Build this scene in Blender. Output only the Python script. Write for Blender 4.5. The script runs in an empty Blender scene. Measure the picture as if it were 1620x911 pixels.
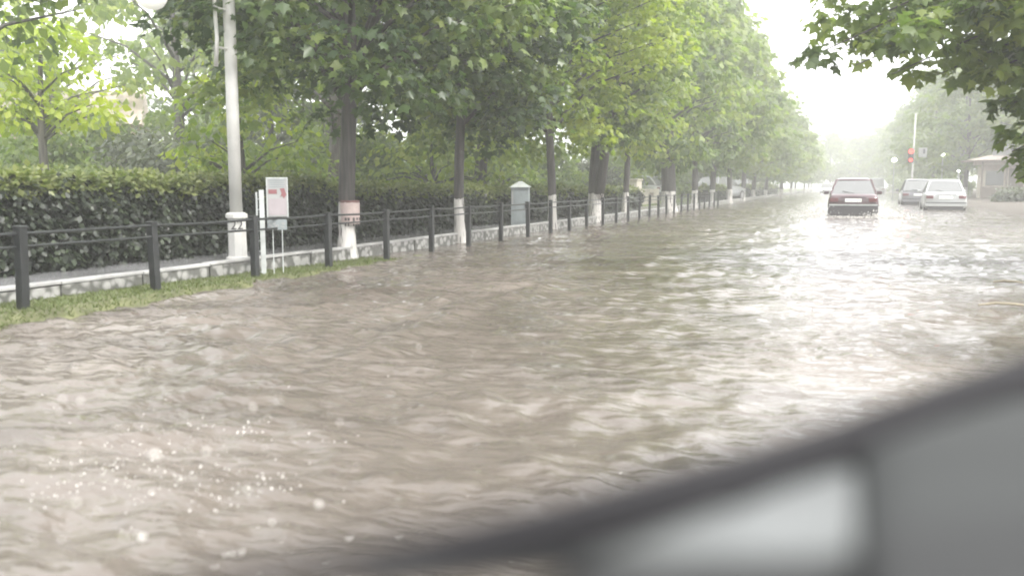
import bpy, bmesh, math, random
import numpy as np
from mathutils import Vector, Matrix

S = bpy.context.scene
COL = S.collection
R = math.radians
# ------------------------------------------------------------------ camera
cam_d = bpy.data.cameras.new('camera'); cam = bpy.data.objects.new('camera', cam_d); COL.objects.link(cam)
cam.location = (0, 0, 1.05)
cam.rotation_euler = (R(90 - 6.621), 0, R(20.786))
cam_d.sensor_width = 36.0
cam_d.lens = 36.0 * 1400 / 1620
cam_d.clip_start = 0.02
cam_d.clip_end = 3000
cam_d.dof.use_dof = True
cam_d.dof.focus_distance = 18.0
cam_d.dof.aperture_fstop = 1.9
S.camera = cam
# ------------------------------------------------------------------ world, sun, exposure
SUN_EL, SUN_AZ = 50.0, 105.0          # elevation; azimuth clockwise from the road direction (+Y)
W = bpy.data.worlds.new('World'); S.world = W; W.use_nodes = True
nt = W.node_tree; nt.nodes.clear()
sky = nt.nodes.new('ShaderNodeTexSky'); sky.sky_type = 'NISHITA'; sky.sun_disc = False
sky.sun_elevation = R(SUN_EL); sky.sun_rotation = R(SUN_AZ); sky.air_density = 1.0; sky.dust_density = 4.0; sky.ozone_density = 1.0
hs = nt.nodes.new('ShaderNodeHueSaturation'); hs.inputs['Saturation'].default_value = 0.10; hs.inputs['Value'].default_value = 1.0
mixw = nt.nodes.new('ShaderNodeMix'); mixw.data_type = 'RGBA'; mixw.inputs[0].default_value = 0.6
mixw.inputs[7].default_value = (9.6, 9.7, 9.8, 1)       # the even cloud deck
bg = nt.nodes.new('ShaderNodeBackground'); bg.inputs['Strength'].default_value = 0.15
wo = nt.nodes.new('ShaderNodeOutputWorld')
nt.links.new(sky.outputs[0], hs.inputs['Color']); nt.links.new(hs.outputs[0], mixw.inputs[6])
nt.links.new(mixw.outputs[2], bg.inputs['Color']); nt.links.new(bg.outputs[0], wo.inputs[0])
sun_d = bpy.data.lights.new('sun', 'SUN'); sun_d.energy = 1.5; sun_d.angle = R(14); sun_d.color = (1.0, 0.96, 0.89)
sun = bpy.data.objects.new('sun', sun_d); COL.objects.link(sun)
_sd = Vector((math.sin(R(SUN_AZ)) * math.cos(R(SUN_EL)), math.cos(R(SUN_AZ)) * math.cos(R(SUN_EL)), math.sin(R(SUN_EL))))
sun.rotation_euler = (-_sd).to_track_quat('-Z', 'Y').to_euler()
S.view_settings.view_transform = 'Standard'; S.view_settings.look = 'None'; S.view_settings.gamma = 1.0
S.view_settings.use_curve_mapping = False
S.view_settings.exposure = 1.55
cy = S.cycles
cy.use_denoising = True; cy.filter_width = 1.9
cy.max_bounces = 7; cy.diffuse_bounces = 3; cy.glossy_bounces = 3; cy.transmission_bounces = 4; cy.volume_bounces = 1
cy.transparent_max_bounces = 8
cy.sample_clamp_indirect = 6.0
cy.caustics_reflective = False; cy.caustics_refractive = False

rng = np.random.default_rng(7)
random.seed(7)

# ------------------------------------------------------------------ helpers
def tag(o, label=None, cat=None, group=None, kind=None):
    if label: o['label'] = label
    if cat: o['category'] = cat
    if group: o['group'] = group
    if kind: o['kind'] = kind
    return o

def empty(name, loc=(0, 0, 0), rz=0.0, label=None, cat=None, group=None):
    o = bpy.data.objects.new(name, None); COL.objects.link(o)
    o.location = loc; o.rotation_euler = (0, 0, rz); o.empty_display_size = 0.2
    return tag(o, label, cat, group)

class MB:
    """collects verts and faces of one mesh"""
    def __init__(s): s.v = []; s.f = []
    def add(s, vs, fs):
        b = len(s.v); s.v.extend([tuple(map(float, p)) for p in vs]); s.f.extend([tuple(i + b for i in f) for f in fs]); return s
    def box(s, c, d, rz=0.0):
        x, y, z = [k / 2 for k in d]; ca, sa = math.cos(rz), math.sin(rz)
        vs = []
        for sz in (-z, z):
            for sx, sy in ((-x, -y), (x, -y), (x, y), (-x, y)):
                vs.append((c[0] + sx * ca - sy * sa, c[1] + sx * sa + sy * ca, c[2] + sz))
        return s.add(vs, [(3, 2, 1, 0), (4, 5, 6, 7), (0, 1, 5, 4), (1, 2, 6, 5), (2, 3, 7, 6), (3, 0, 4, 7)])
    def tube(s, pts, rad, n=8, cap=True, sx=1.0):
        pts = [Vector(p) for p in pts]
        if not isinstance(rad, (list, tuple)): rad = [rad] * len(pts)
        vs = []; fs = []
        prev = None
        for i, p in enumerate(pts):
            t = (pts[min(i + 1, len(pts) - 1)] - pts[max(i - 1, 0)]).normalized()
            a = Vector((1, 0, 0)) if abs(t.x) < 0.9 else Vector((0, 1, 0))
            if prev is not None: a = prev
            u = (a - t * a.dot(t)).normalized(); prev = u; w = t.cross(u)
            for k in range(n):
                an = 2 * math.pi * k / n
                vs.append(p + (u * math.cos(an) * sx + w * math.sin(an)) * rad[i])
        for i in range(len(pts) - 1):
            for k in range(n):
                k2 = (k + 1) % n
                fs.append((i * n + k, i * n + k2, (i + 1) * n + k2, (i + 1) * n + k))
        if cap:
            fs.append(tuple(range(n - 1, -1, -1))); fs.append(tuple((len(pts) - 1) * n + k for k in range(n)))
        return s.add(vs, fs)
    def lathe(s, c, prof, n=16):
        vs = []; fs = []
        for r, z in prof:
            for k in range(n):
                a = 2 * math.pi * (k + .5) / n
                vs.append((c[0] + r * math.cos(a), c[1] + r * math.sin(a), c[2] + z))
        for i in range(len(prof) - 1):
            for k in range(n):
                k2 = (k + 1) % n
                fs.append((i * n + k, i * n + k2, (i + 1) * n + k2, (i + 1) * n + k))
        fs.append(tuple(range(n - 1, -1, -1))); fs.append(tuple((len(prof) - 1) * n + k for k in range(n)))
        return s.add(vs, fs)
    def prism(s, poly, z0, z1):
        n = len(poly)
        vs = [(x, y, z0) for x, y in poly] + [(x, y, z1) for x, y in poly]
        return s.add(vs, [tuple(range(n - 1, -1, -1)), tuple(range(n, 2 * n))] + [(i, (i + 1) % n, n + (i + 1) % n, n + i) for i in range(n)])
    def loft(s, rings):
        n = len(rings[0]); vs = [p for r in rings for p in r]; fs = []
        for i in range(len(rings) - 1):
            for k in range(n):
                k2 = (k + 1) % n
                fs.append((i * n + k, i * n + k2, (i + 1) * n + k2, (i + 1) * n + k))
        fs.append(tuple(range(n - 1, -1, -1))); fs.append(tuple((len(rings) - 1) * n + k for k in range(n)))
        return s.add(vs, fs)
    def build(s, name, mat, parent=None, smooth=False, bevel=0.0, subsurf=0, fix=True):
        me = bpy.data.meshes.new(name); me.from_pydata(s.v, [], s.f); me.update()
        if fix:
            bm = bmesh.new(); bm.from_mesh(me); bmesh.ops.recalc_face_normals(bm, faces=bm.faces); bm.to_mesh(me); bm.free()
        if smooth:
            for p in me.polygons: p.use_smooth = True
        me.materials.append(mat)
        o = bpy.data.objects.new(name, me); COL.objects.link(o)
        if parent: o.parent = parent
        if bevel > 0:
            m = o.modifiers.new('bevel', 'BEVEL'); m.width = bevel; m.segments = 2; m.limit_method = 'ANGLE'
        if subsurf:
            m = o.modifiers.new('sub', 'SUBSURF'); m.levels = subsurf; m.render_levels = subsurf
        return o

def np_mesh(name, V, loops, sizes, mat, parent=None, smooth=False):
    me = bpy.data.meshes.new(name)
    me.vertices.add(len(V)); me.vertices.foreach_set('co', np.asarray(V, np.float32).ravel())
    me.loops.add(len(loops)); me.loops.foreach_set('vertex_index', np.asarray(loops, np.int32))
    st = np.concatenate([[0], np.cumsum(sizes)[:-1]]).astype(np.int32)
    me.polygons.add(len(sizes)); me.polygons.foreach_set('loop_start', st)
    me.polygons.foreach_set('loop_total', np.asarray(sizes, np.int32))
    me.update(calc_edges=True); me.validate()
    if smooth: me.polygons.foreach_set('use_smooth', np.ones(len(sizes), bool))
    me.materials.append(mat)
    o = bpy.data.objects.new(name, me); COL.objects.link(o)
    if parent: o.parent = parent
    return o

def link_copy(o, parent=None):
    c = o.copy(); COL.objects.link(c)
    if parent: c.parent = parent
    return c
def copy_tree(o, parent=None):
    c = link_copy(o, parent)
    for ch in list(o.children): copy_tree(ch, c)
    return c

# ------------------------------------------------------------------ materials
def new_mat(name):
    m = bpy.data.materials.new(name); m.use_nodes = True; t = m.node_tree
    return m, t, t.nodes['Principled BSDF'], t.links
def mat(name, col, rough=0.6, metal=0.0, var=0.15, scale=8.0, bump=0.0, bscale=40.0, spec=0.5, coat=0.0):
    m, t, b, L = new_mat(name)
    tc = t.nodes.new('ShaderNodeTexCoord')
    n = t.nodes.new('ShaderNodeTexNoise'); n.inputs['Scale'].default_value = scale; n.inputs['Detail'].default_value = 6
    L.new(tc.outputs['Object'], n.inputs['Vector'])
    r = t.nodes.new('ShaderNodeValToRGB')
    r.color_ramp.elements[0].position = 0.3; r.color_ramp.elements[1].position = 0.7
    r.color_ramp.elements[0].color = (*[c * (1 - var) for c in col], 1); r.color_ramp.elements[1].color = (*[min(1, c * (1 + var)) for c in col], 1)
    L.new(n.outputs['Fac'], r.inputs[0]); L.new(r.outputs[0], b.inputs['Base Color'])
    b.inputs['Roughness'].default_value = rough; b.inputs['Metallic'].default_value = metal
    b.inputs['Specular IOR Level'].default_value = spec
    if coat: b.inputs['Coat Weight'].default_value = coat; b.inputs['Coat Roughness'].default_value = 0.05
    if bump:
        n2 = t.nodes.new('ShaderNodeTexNoise'); n2.inputs['Scale'].default_value = bscale; n2.inputs['Detail'].default_value = 5
        L.new(tc.outputs['Object'], n2.inputs['Vector'])
        bp = t.nodes.new('ShaderNodeBump'); bp.inputs['Strength'].default_value = bump; bp.inputs['Distance'].default_value = 0.02
        L.new(n2.outputs['Fac'], bp.inputs['Height']); L.new(bp.outputs[0], b.inputs['Normal'])
    return m

def leaf_mat(name, cols, trans=0.3, rough=0.42):
    """cols: dark..light leaf colours, picked per leaf"""
    m, t, b, L = new_mat(name)
    g = t.nodes.new('ShaderNodeNewGeometry')
    at = t.nodes.new('ShaderNodeAttribute'); at.attribute_name = 'clump'
    ma = t.nodes.new('ShaderNodeMath'); ma.operation = 'MULTIPLY_ADD'; ma.inputs[1].default_value = 0.35
    mb = t.nodes.new('ShaderNodeMath'); mb.operation = 'MULTIPLY'; mb.inputs[1].default_value = 0.65
    L.new(at.outputs['Fac'], mb.inputs[0]); L.new(g.outputs['Random Per Island'], ma.inputs[0]); L.new(mb.outputs[0], ma.inputs[2])
    r = t.nodes.new('ShaderNodeValToRGB'); el = r.color_ramp.elements
    while len(el) < len(cols): el.new(0.5)
    for i, c in enumerate(cols):
        el[i].position = 0.12 + 0.76 * i / (len(cols) - 1); el[i].color = (*c, 1)
    L.new(ma.outputs[0], r.inputs[0]); L.new(r.outputs[0], b.inputs['Base Color'])
    b.inputs['Roughness'].default_value = rough; b.inputs['Specular IOR Level'].default_value = 0.5
    tr = t.nodes.new('ShaderNodeBsdfTranslucent')
    gm = t.nodes.new('ShaderNodeMix'); gm.data_type = 'RGBA'; gm.blend_type = 'MULTIPLY'; gm.inputs[0].default_value = 1.0
    gm.inputs[7].default_value = (1.45, 1.6, 0.9, 1)
    L.new(r.outputs[0], gm.inputs[6]); L.new(gm.outputs[2], tr.inputs['Color'])
    mx = t.nodes.new('ShaderNodeMixShader'); mx.inputs[0].default_value = trans
    L.new(b.outputs[0], mx.inputs[1]); L.new(tr.outputs[0], mx.inputs[2])
    L.new(mx.outputs[0], t.nodes['Material Output'].inputs['Surface'])
    return m

def bark_mat(name, col, white_to=0.75, white=(0.52, 0.50, 0.475)):
    """grooved bark; the lowest stretch of the trunk is limewashed"""
    m, t, b, L = new_mat(name)
    tc = t.nodes.new('ShaderNodeTexCoord')
    mp = t.nodes.new('ShaderNodeMapping'); mp.inputs['Scale'].default_value = (22, 22, 2.2); L.new(tc.outputs['Object'], mp.inputs[0])
    n = t.nodes.new('ShaderNodeTexNoise'); n.inputs['Scale'].default_value = 1.0; n.inputs['Detail'].default_value = 6; L.new(mp.outputs[0], n.inputs['Vector'])
    r = t.nodes.new('ShaderNodeValToRGB'); e = r.color_ramp.elements
    e[0].position = .35; e[1].position = .65; e[0].color = (*[c * .45 for c in col], 1); e[1].color = (*[c * 1.5 for c in col], 1)
    L.new(n.outputs['Fac'], r.inputs[0])
    out = r.outputs[0]
    if white_to:
        r2 = t.nodes.new('ShaderNodeValToRGB'); e = r2.color_ramp.elements
        e[0].position = .36; e[1].position = .47; e[0].color = (*[c * 1.4 for c in col], 1); e[1].color = (*white, 1)
        L.new(n.outputs['Fac'], r2.inputs[0])
        sp = t.nodes.new('ShaderNodeSeparateXYZ'); L.new(tc.outputs['Object'], sp.inputs[0])
        n3 = t.nodes.new('ShaderNodeTexNoise'); n3.inputs['Scale'].default_value = 9; L.new(tc.outputs['Object'], n3.inputs['Vector'])
        ad = t.nodes.new('ShaderNodeMath'); ad.operation = 'MULTIPLY_ADD'; ad.inputs[1].default_value = 0.12; L.new(n3.outputs['Fac'], ad.inputs[0]); L.new(sp.outputs['Z'], ad.inputs[2])
        lt = t.nodes.new('ShaderNodeMath'); lt.operation = 'LESS_THAN'; lt.inputs[1].default_value = white_to + .06; L.new(ad.outputs[0], lt.inputs[0])
        mx = t.nodes.new('ShaderNodeMix'); mx.data_type = 'RGBA'; L.new(lt.outputs[0], mx.inputs[0]); L.new(out, mx.inputs[6]); L.new(r2.outputs[0], mx.inputs[7])
        out = mx.outputs[2]
    L.new(out, b.inputs['Base Color']); b.inputs['Roughness'].default_value = 0.6
    bp = t.nodes.new('ShaderNodeBump'); bp.inputs['Strength'].default_value = .8; bp.inputs['Distance'].default_value = .02
    L.new(n.outputs['Fac'], bp.inputs['Height']); L.new(bp.outputs[0], b.inputs['Normal'])
    return m

def glass_mat(name, tint=(0.5, 0.53, 0.53)):
    m, t, b, L = new_mat(name)
    t.nodes.remove(b)
    tr = t.nodes.new('ShaderNodeBsdfTransparent'); tr.inputs[0].default_value = (*tint, 1)
    gl = t.nodes.new('ShaderNodeBsdfGlossy'); gl.inputs['Roughness'].default_value = 0.08
    df = t.nodes.new('ShaderNodeBsdfDiffuse'); df.inputs[0].default_value = (.40, .41, .41, 1)
    lw = t.nodes.new('ShaderNodeLayerWeight'); lw.inputs[0].default_value = 0.35
    m1 = t.nodes.new('ShaderNodeMixShader'); m1.inputs[0].default_value = 0.38      # rain film and mist on the pane
    L.new(tr.outputs[0], m1.inputs[1]); L.new(df.outputs[0], m1.inputs[2])
    m2 = t.nodes.new('ShaderNodeMixShader'); L.new(lw.outputs['Fresnel'], m2.inputs[0]); L.new(m1.outputs[0], m2.inputs[1]); L.new(gl.outputs[0], m2.inputs[2])
    L.new(m2.outputs[0], t.nodes['Material Output'].inputs['Surface'])
    return m

def emit_mat(name, col, strength):
    m, t, b, L = new_mat(name)
    b.inputs['Base Color'].default_value = (*col, 1); b.inputs['Emission Color'].default_value = (*col, 1); b.inputs['Emission Strength'].default_value = strength
    return m

def water_mat():
    m, t, b, L = new_mat('muddy_water')
    tc = t.nodes.new('ShaderNodeTexCoord')
    def noise(scale, vec_scale, detail=5, dist=0.6):
        mp = t.nodes.new('ShaderNodeMapping'); mp.inputs['Scale'].default_value = vec_scale; mp.inputs['Rotation'].default_value = (0, 0, R(-22)); L.new(tc.outputs['Object'], mp.inputs[0])
        n = t.nodes.new('ShaderNodeTexNoise'); n.inputs['Scale'].default_value = scale; n.inputs['Detail'].default_value = detail; n.inputs['Distortion'].default_value = dist
        L.new(mp.outputs[0], n.inputs['Vector']); return n
    n1 = noise(.55, (.8, 1.2, 1), 8, .8); n2 = noise(3.0, (.6, 1.3, 1), 7, .3)
    r1 = t.nodes.new('ShaderNodeValToRGB'); e = r1.color_ramp.elements
    e[0].position = .3; e[1].position = .7; e[0].color = (.076, .064, .054, 1); e[1].color = (.158, .136, .118, 1)
    L.new(n1.outputs['Fac'], r1.inputs[0])
    r2 = t.nodes.new('ShaderNodeValToRGB'); e = r2.color_ramp.elements
    e[0].position = .66; e[1].position = .9; e[0].color = (0, 0, 0, 1); e[1].color = (.6, .6, .6, 1)
    L.new(n2.outputs['Fac'], r2.inputs[0])
    mx = t.nodes.new('ShaderNodeMix'); mx.data_type = 'RGBA'; L.new(r2.outputs[0], mx.inputs[0]); L.new(r1.outputs[0], mx.inputs[6]); mx.inputs[7].default_value = (.22, .20, .18, 1)
    L.new(mx.outputs[2], b.inputs['Base Color'])
    b.inputs['Roughness'].default_value = .06; b.inputs['IOR'].default_value = 1.333; b.inputs['Specular IOR Level'].default_value = .8
    n3 = noise(6.0, (.55, 1.35, 1), 2.5, .15); n4 = noise(32.0, (.6, 1.4, 1), 3, .1); n5 = noise(.5, (.8, 1.2, 1), 5, .6)
    ms = t.nodes.new('ShaderNodeMapRange'); ms.inputs[1].default_value = .40; ms.inputs[2].default_value = .68; ms.inputs[3].default_value = .24; ms.inputs[4].default_value = 1.0; L.new(n5.outputs['Fac'], ms.inputs[0])
    ad = t.nodes.new('ShaderNodeMath'); ad.operation = 'MULTIPLY_ADD'; ad.inputs[1].default_value = .13; L.new(n4.outputs['Fac'], ad.inputs[0]); L.new(n3.outputs['Fac'], ad.inputs[2])
    # rings where raindrops strike
    def math_(op, a, b=None, c=None):
        n = t.nodes.new('ShaderNodeMath'); n.operation = op
        for i, q in enumerate((a, b, c)):
            if q is None: continue
            if isinstance(q, (int, float)): n.inputs[i].default_value = q
            else: L.new(q, n.inputs[i])
        return n.outputs[0]
    rings = None
    for sc_, off in ((6.0, 0.0), (9.0, 3.7)):
        mpv = t.nodes.new('ShaderNodeMapping'); mpv.inputs['Location'].default_value = (off, off, 0); mpv.inputs['Scale'].default_value = (1, 1, .001); L.new(tc.outputs['Object'], mpv.inputs[0])
        vo = t.nodes.new('ShaderNodeTexVoronoi'); vo.inputs['Scale'].default_value = sc_; L.new(mpv.outputs[0], vo.inputs['Vector'])
        sx = t.nodes.new('ShaderNodeSeparateColor'); L.new(vo.outputs['Color'], sx.inputs[0])
        fall = math_('MAXIMUM', math_('SUBTRACT', math_('MULTIPLY', sx.outputs[0], .5), vo.outputs['Distance']), 0.0)
        w = math_('MULTIPLY', math_('SINE', math_('MULTIPLY', vo.outputs['Distance'], 55.0)), fall)
        rings = w if rings is None else math_('ADD', rings, w)
    ad = ad.outputs[0]; ad = math_('MULTIPLY_ADD', rings, .06, ad)
    bp = t.nodes.new('ShaderNodeBump'); bp.inputs['Strength'].default_value = 1.0; bp.inputs['Distance'].default_value = .10
    L.new(ms.outputs[0], bp.inputs['Strength']); L.new(ad, bp.inputs['Height']); L.new(bp.outputs[0], b.inputs['Normal'])
    return m

def kerb_mat():
    m, t, b, L = new_mat('worn_kerb')
    tc = t.nodes.new('ShaderNodeTexCoord')
    v = t.nodes.new('ShaderNodeTexVoronoi'); v.inputs['Scale'].default_value = 9.0; L.new(tc.outputs['Object'], v.inputs['Vector'])
    n = t.nodes.new('ShaderNodeTexNoise'); n.inputs['Scale'].default_value = 6.0; n.inputs['Detail'].default_value = 6; L.new(tc.outputs['Object'], n.inputs['Vector'])
    ad = t.nodes.new('ShaderNodeMath'); ad.operation = 'MULTIPLY'; L.new(v.outputs['Distance'], ad.inputs[0]); L.new(n.outputs['Fac'], ad.inputs[1])
    r = t.nodes.new('ShaderNodeValToRGB'); e = r.color_ramp.elements
    e[0].position = .17; e[1].position = .30; e[0].color = (.33, .325, .31, 1); e[1].color = (.11, .11, .10, 1)
    L.new(ad.outputs[0], r.inputs[0]); L.new(r.outputs[0], b.inputs['Base Color']); b.inputs['Roughness'].default_value = .5
    bp = t.nodes.new('ShaderNodeBump'); bp.inputs['Strength'].default_value = .8; bp.inputs['Distance'].default_value = .03; bp.invert = True
    L.new(ad.outputs[0], bp.inputs['Height']); L.new(bp.outputs[0], b.inputs['Normal'])
    return m

M = dict(
    soil=mat('wet_soil', (.085, .07, .055), .7, bump=.5, scale=3),
    asphalt=mat('wet_asphalt', (.05, .05, .052), .35, bump=.3, bscale=120),
    turf=mat('turf', (.105, .11, .048), .8, var=.4, scale=5, bump=.8, bscale=60),
    lawn=mat('park_lawn', (.105, .135, .038), .85, var=.35, scale=1.3, bump=.6, bscale=30),
    grass=leaf_mat('grass_blade', [(.09, .115, .035), (.125, .155, .05), (.16, .18, .07)], .3, .5),
    pave=mat('wet_paving', (.20, .20, .205), .16, var=.25, scale=2.5, bump=.15, bscale=25),
    kerbtop=mat('kerb_cap', (.36, .355, .35), .45, var=.3, scale=4, bump=.2),
    kerb=kerb_mat(), water=water_mat(),
    fence=mat('fence_paint', (.012, .014, .014), .4, var=.3, scale=12),
    lamp=mat('pole_paint', (.46, .455, .435), .45, var=.12, scale=5, bump=.1),
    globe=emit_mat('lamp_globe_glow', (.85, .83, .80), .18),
    black=mat('black_paint', (.02, .02, .022), .5),
    bark=bark_mat('bark', (.036, .031, .027)), bark_plain=bark_mat('bark_plain', (.07, .062, .055), 0),
    paper=mat('notice_paper', (.40, .32, .30), .6, var=.12, scale=9), ink=mat('ink', (.07, .06, .06), .7), band=mat('faded_band', (.12, .055, .05), .6, var=.2), redink=mat('red_print', (.20, .075, .082), .5, var=.2),
    white=mat('white_paint', (.27, .275, .27), .4, var=.05), pinkish=mat('sign_pink', (.27, .24, .25), .5, var=.08),
    steel=mat('galvanised', (.40, .42, .41), .5, var=.15, metal=.2), greygreen=mat('cabinet_paint', (.20, .225, .23), .45, var=.12),
    cream=mat('cream_render', (.50, .46, .39), .7, var=.12, scale=3), creamdark=mat('brown_render', (.22, .18, .155), .7, var=.2),
    roofb=mat('kiosk_roof', (.42, .35, .31), .6, var=.15), pinkwall=mat('pink_render', (.55, .42, .38), .8, var=.1),
    red=mat('dark_red_paint', (.048, .012, .017), .3, var=.05, coat=.7), silver=mat('white_car_paint', (.36, .37, .365), .3, var=.04, coat=.7),
    darkcar=mat('dark_grey_paint', (.17, .17, .185), .3, var=.05, coat=.7), greycar=mat('grey_car_paint', (.23, .24, .25), .35, var=.05, coat=.5),
    glass=glass_mat('car_glass'), rubber=mat('tyre_rubber', (.02, .02, .02), .7), rim=mat('wheel_rim', (.35, .35, .36), .35, metal=.7),
    trim=mat('bumper_plastic', (.05, .05, .052), .5), bumpgrey=mat('bumper_grey', (.035, .032, .036), .5), plate=mat('licence_plate', (.78, .78, .76), .4, var=.02),
    tail=mat('tail_lens', (.10, .015, .018), .25, var=.1), taillit=emit_mat('tail_lamp_lit', (1, .12, .08), 3.0), seat=mat('seat_cloth', (.05, .05, .05), .8),
    headlit=emit_mat('headlight_lit', (1, .98, .93), 9.0),
    lampwarm=emit_mat('lit_lamp_warm', (1.0, .95, .72), 6.0), lampwhite=emit_mat('lit_lamp_white', (1, 1, .95), 7.0), redlit=emit_mat('signal_red_lit', (1.0, .045, .03), 1.6),
    dash_dark=mat('dash_dark_plastic', (.019, .0185, .020), .8, var=.1, spec=.12), dash_grey=mat('dash_grey_plastic', (.035, .0365, .0365), .75, var=.3, scale=6, spec=.2),
    dash_low=mat('dash_lower_plastic', (.026, .0265, .027), .7, var=.2, spec=.2),
    dash_pale=mat('dash_pale_trim', (.115, .12, .12), .6, var=.3, scale=14, spec=.3), spray=mat('spray_drop', (.62, .60, .57), .3, var=.02), straw=mat('floating_straw', (.24, .21, .15), .7, var=.25),
    twig=mat('hedge_twigs', (.010, .011, .008), .9, var=.4), conc=mat('concrete', (.34, .33, .32), .7, var=.15, bump=.2),
)
LF = dict(
    deep=leaf_mat('leaf_deep', [(.030, .054, .020), (.060, .098, .032), (.120, .170, .050), (.195, .235, .064)], .44, .36),
    mid=leaf_mat('leaf_mid', [(.055, .088, .024), (.105, .155, .036), (.170, .225, .050), (.230, .275, .058)], .48),
    lime=leaf_mat('leaf_lime', [(.100, .145, .022), (.170, .225, .034), (.235, .285, .044), (.285, .315, .052)], .5),
    yellow=leaf_mat('leaf_yellow', [(.20, .26, .02), (.28, .34, .026), (.34, .38, .03)], .5),
    grey=leaf_mat('leaf_greygreen', [(.055, .066, .046), (.095, .11, .072), (.14, .155, .10)], .4),
    far=leaf_mat('leaf_far', [(.095, .138, .040), (.150, .200, .052), (.200, .245, .060)], .5),
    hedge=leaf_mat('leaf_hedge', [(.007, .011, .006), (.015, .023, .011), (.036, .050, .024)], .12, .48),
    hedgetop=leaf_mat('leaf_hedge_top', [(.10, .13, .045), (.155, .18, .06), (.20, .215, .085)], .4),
)

# ------------------------------------------------------------------ leaf clouds
_half = [(0, 0), (.20, .06), (.50, .06), (.36, .30), (.56, .52), (.24, .55), (0, 1)]
LOBED = np.array(_half + [(-x, y) for x, y in _half[-2:0:-1]])
DIAM = np.array([(0, 0), (.36, .45), (0, 1), (-.36, .45)])
def leaf_cloud(name, cl, leaf, mt, parent=None, lobed=False, g=None, droop=.6, shell=.55, upbias=.35, upright=1.0):
    """cl: rows cx,cy,cz,rx,ry,rz,n,tint - every clump gets n leaves"""
    g = g or rng
    C = []; O = []; T = []
    for cx, cy_, cz, rx, ry, rz, n, ti in cl:
        n = int(n)
        d = g.normal(size=(n, 3)); d[:, 2] += upbias; d /= np.linalg.norm(d, axis=1)[:, None]
        rr = (shell + (1 - shell) * g.random(n) ** .6)[:, None] * (1 + .12 * g.normal(size=(n, 1)))
        C.append(np.array([cx, cy_, cz]) + d * rr * np.array([rx, ry, rz])); O.append(d); T.append(np.full(n, ti))
    C = np.concatenate(C); O = np.concatenate(O); T = np.concatenate(T); n = len(C)
    oh = O.copy(); oh[:, 2] *= .3
    t = oh + np.array([0, 0, -droop]) + g.normal(size=(n, 3)) * .45; t /= np.linalg.norm(t, axis=1)[:, None]
    nn = O * .6 + np.array([0, 0, upright]) + g.normal(size=(n, 3)) * .45
    nn -= t * (nn * t).sum(1)[:, None]; nn /= np.linalg.norm(nn, axis=1)[:, None]
    b = np.cross(t, nn)
    L = leaf * (.5 + .85 * g.random(n))
    sh = LOBED if lobed else DIAM; k = len(sh)
    fold = .25 + .2 * g.random(n)
    lx = sh[None, :, 0] * L[:, None]; ly = sh[None, :, 1] * L[:, None]
    curl = -(sh[None, :, 1] ** 2) * L[:, None] * .22
    h = -np.abs(lx) * fold[:, None] + curl
    V = C[:, None, :] + b[:, None, :] * lx[..., None] + t[:, None, :] * ly[..., None] + nn[:, None, :] * h[..., None]
    V = V.reshape(-1, 3); base = (np.arange(n) * k)[:, None]
    hk = k // 2
    f1 = base + np.arange(0, hk + 1)[None]; f2 = base + np.array(list(range(hk, k)) + [0])[None]
    loops = np.concatenate([f1, f2], 1).ravel(); sizes = np.full(2 * n, hk + 1)
    o = np_mesh(name, V, loops, sizes, mt, parent)
    a = o.data.attributes.new('clump', 'FLOAT', 'POINT'); a.data.foreach_set('value', np.repeat(T, k).astype(np.float32))
    return o

def crown_clumps(h, r, z0, ncl, per, g, cr=(.5, .85), low=1.0):
    cl = []
    for i in range(ncl):
        zf = g.random() ** .85
        prof = min(1.0, .55 + 1.6 * zf) * (1 - max(0, zf - .45) / .55 * .72) if low else math.sin(math.pi * (zf * .9 + .08))
        a = g.random() * 2 * math.pi; rad = r * prof * math.sqrt(.18 + .82 * g.random())
        s = cr[0] + (cr[1] - cr[0]) * g.random()
        z = z0 + .35 + zf * (h - z0 - .8) - .25 * (rad / r) ** 2
        cl.append((rad * math.cos(a), rad * math.sin(a), z, s, s, s * .42, per * (s / cr[1]) ** 2 * (.7 + .6 * g.random()), g.random()))
    return cl

def trunk_mb(h, tr, cl, g, lean=.0, nl=22, zlow=1.0):
    m = MB(); top = h * .78
    ph = g.random() * 6.28
    def axis(z): return Vector((lean * z + .05 * math.sin(z * 1.1 + ph), .04 * math.cos(z * .9 + ph), z))
    zs = [-.35, -.05, .1, .35, .8, 1.4, 2.2, 3.2, 4.5, top * .8, top]
    zs = sorted(set(z for z in zs if z <= top))
    def rad(z): return tr * (1.35 if z < 0 else 1.18 if z < .15 else 1.0) * max(.16, 1 - .8 * max(0, z - 1.0) / top)
    m.tube([axis(z) for z in zs], [rad(z) for z in zs], 10)
    idx = sorted(range(len(cl)), key=lambda i: -(cl[i][0] ** 2 + cl[i][1] ** 2))
    for i in idx[:nl]:
        c = Vector(cl[i][:3]); d = math.hypot(c.x, c.y)
        zs_ = max(zlow, min(top * .95, c.z - d * .55)); p0 = axis(zs_)
        mid = p0.lerp(c, .5) + Vector((0, 0, .12 * d))
        r0 = min(rad(zs_) * .5, .06)
        m.tube([p0, p0.lerp(mid, .5), mid, c], [r0, r0 * .8, r0 * .55, r0 * .2], 6)
    return m

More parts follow.
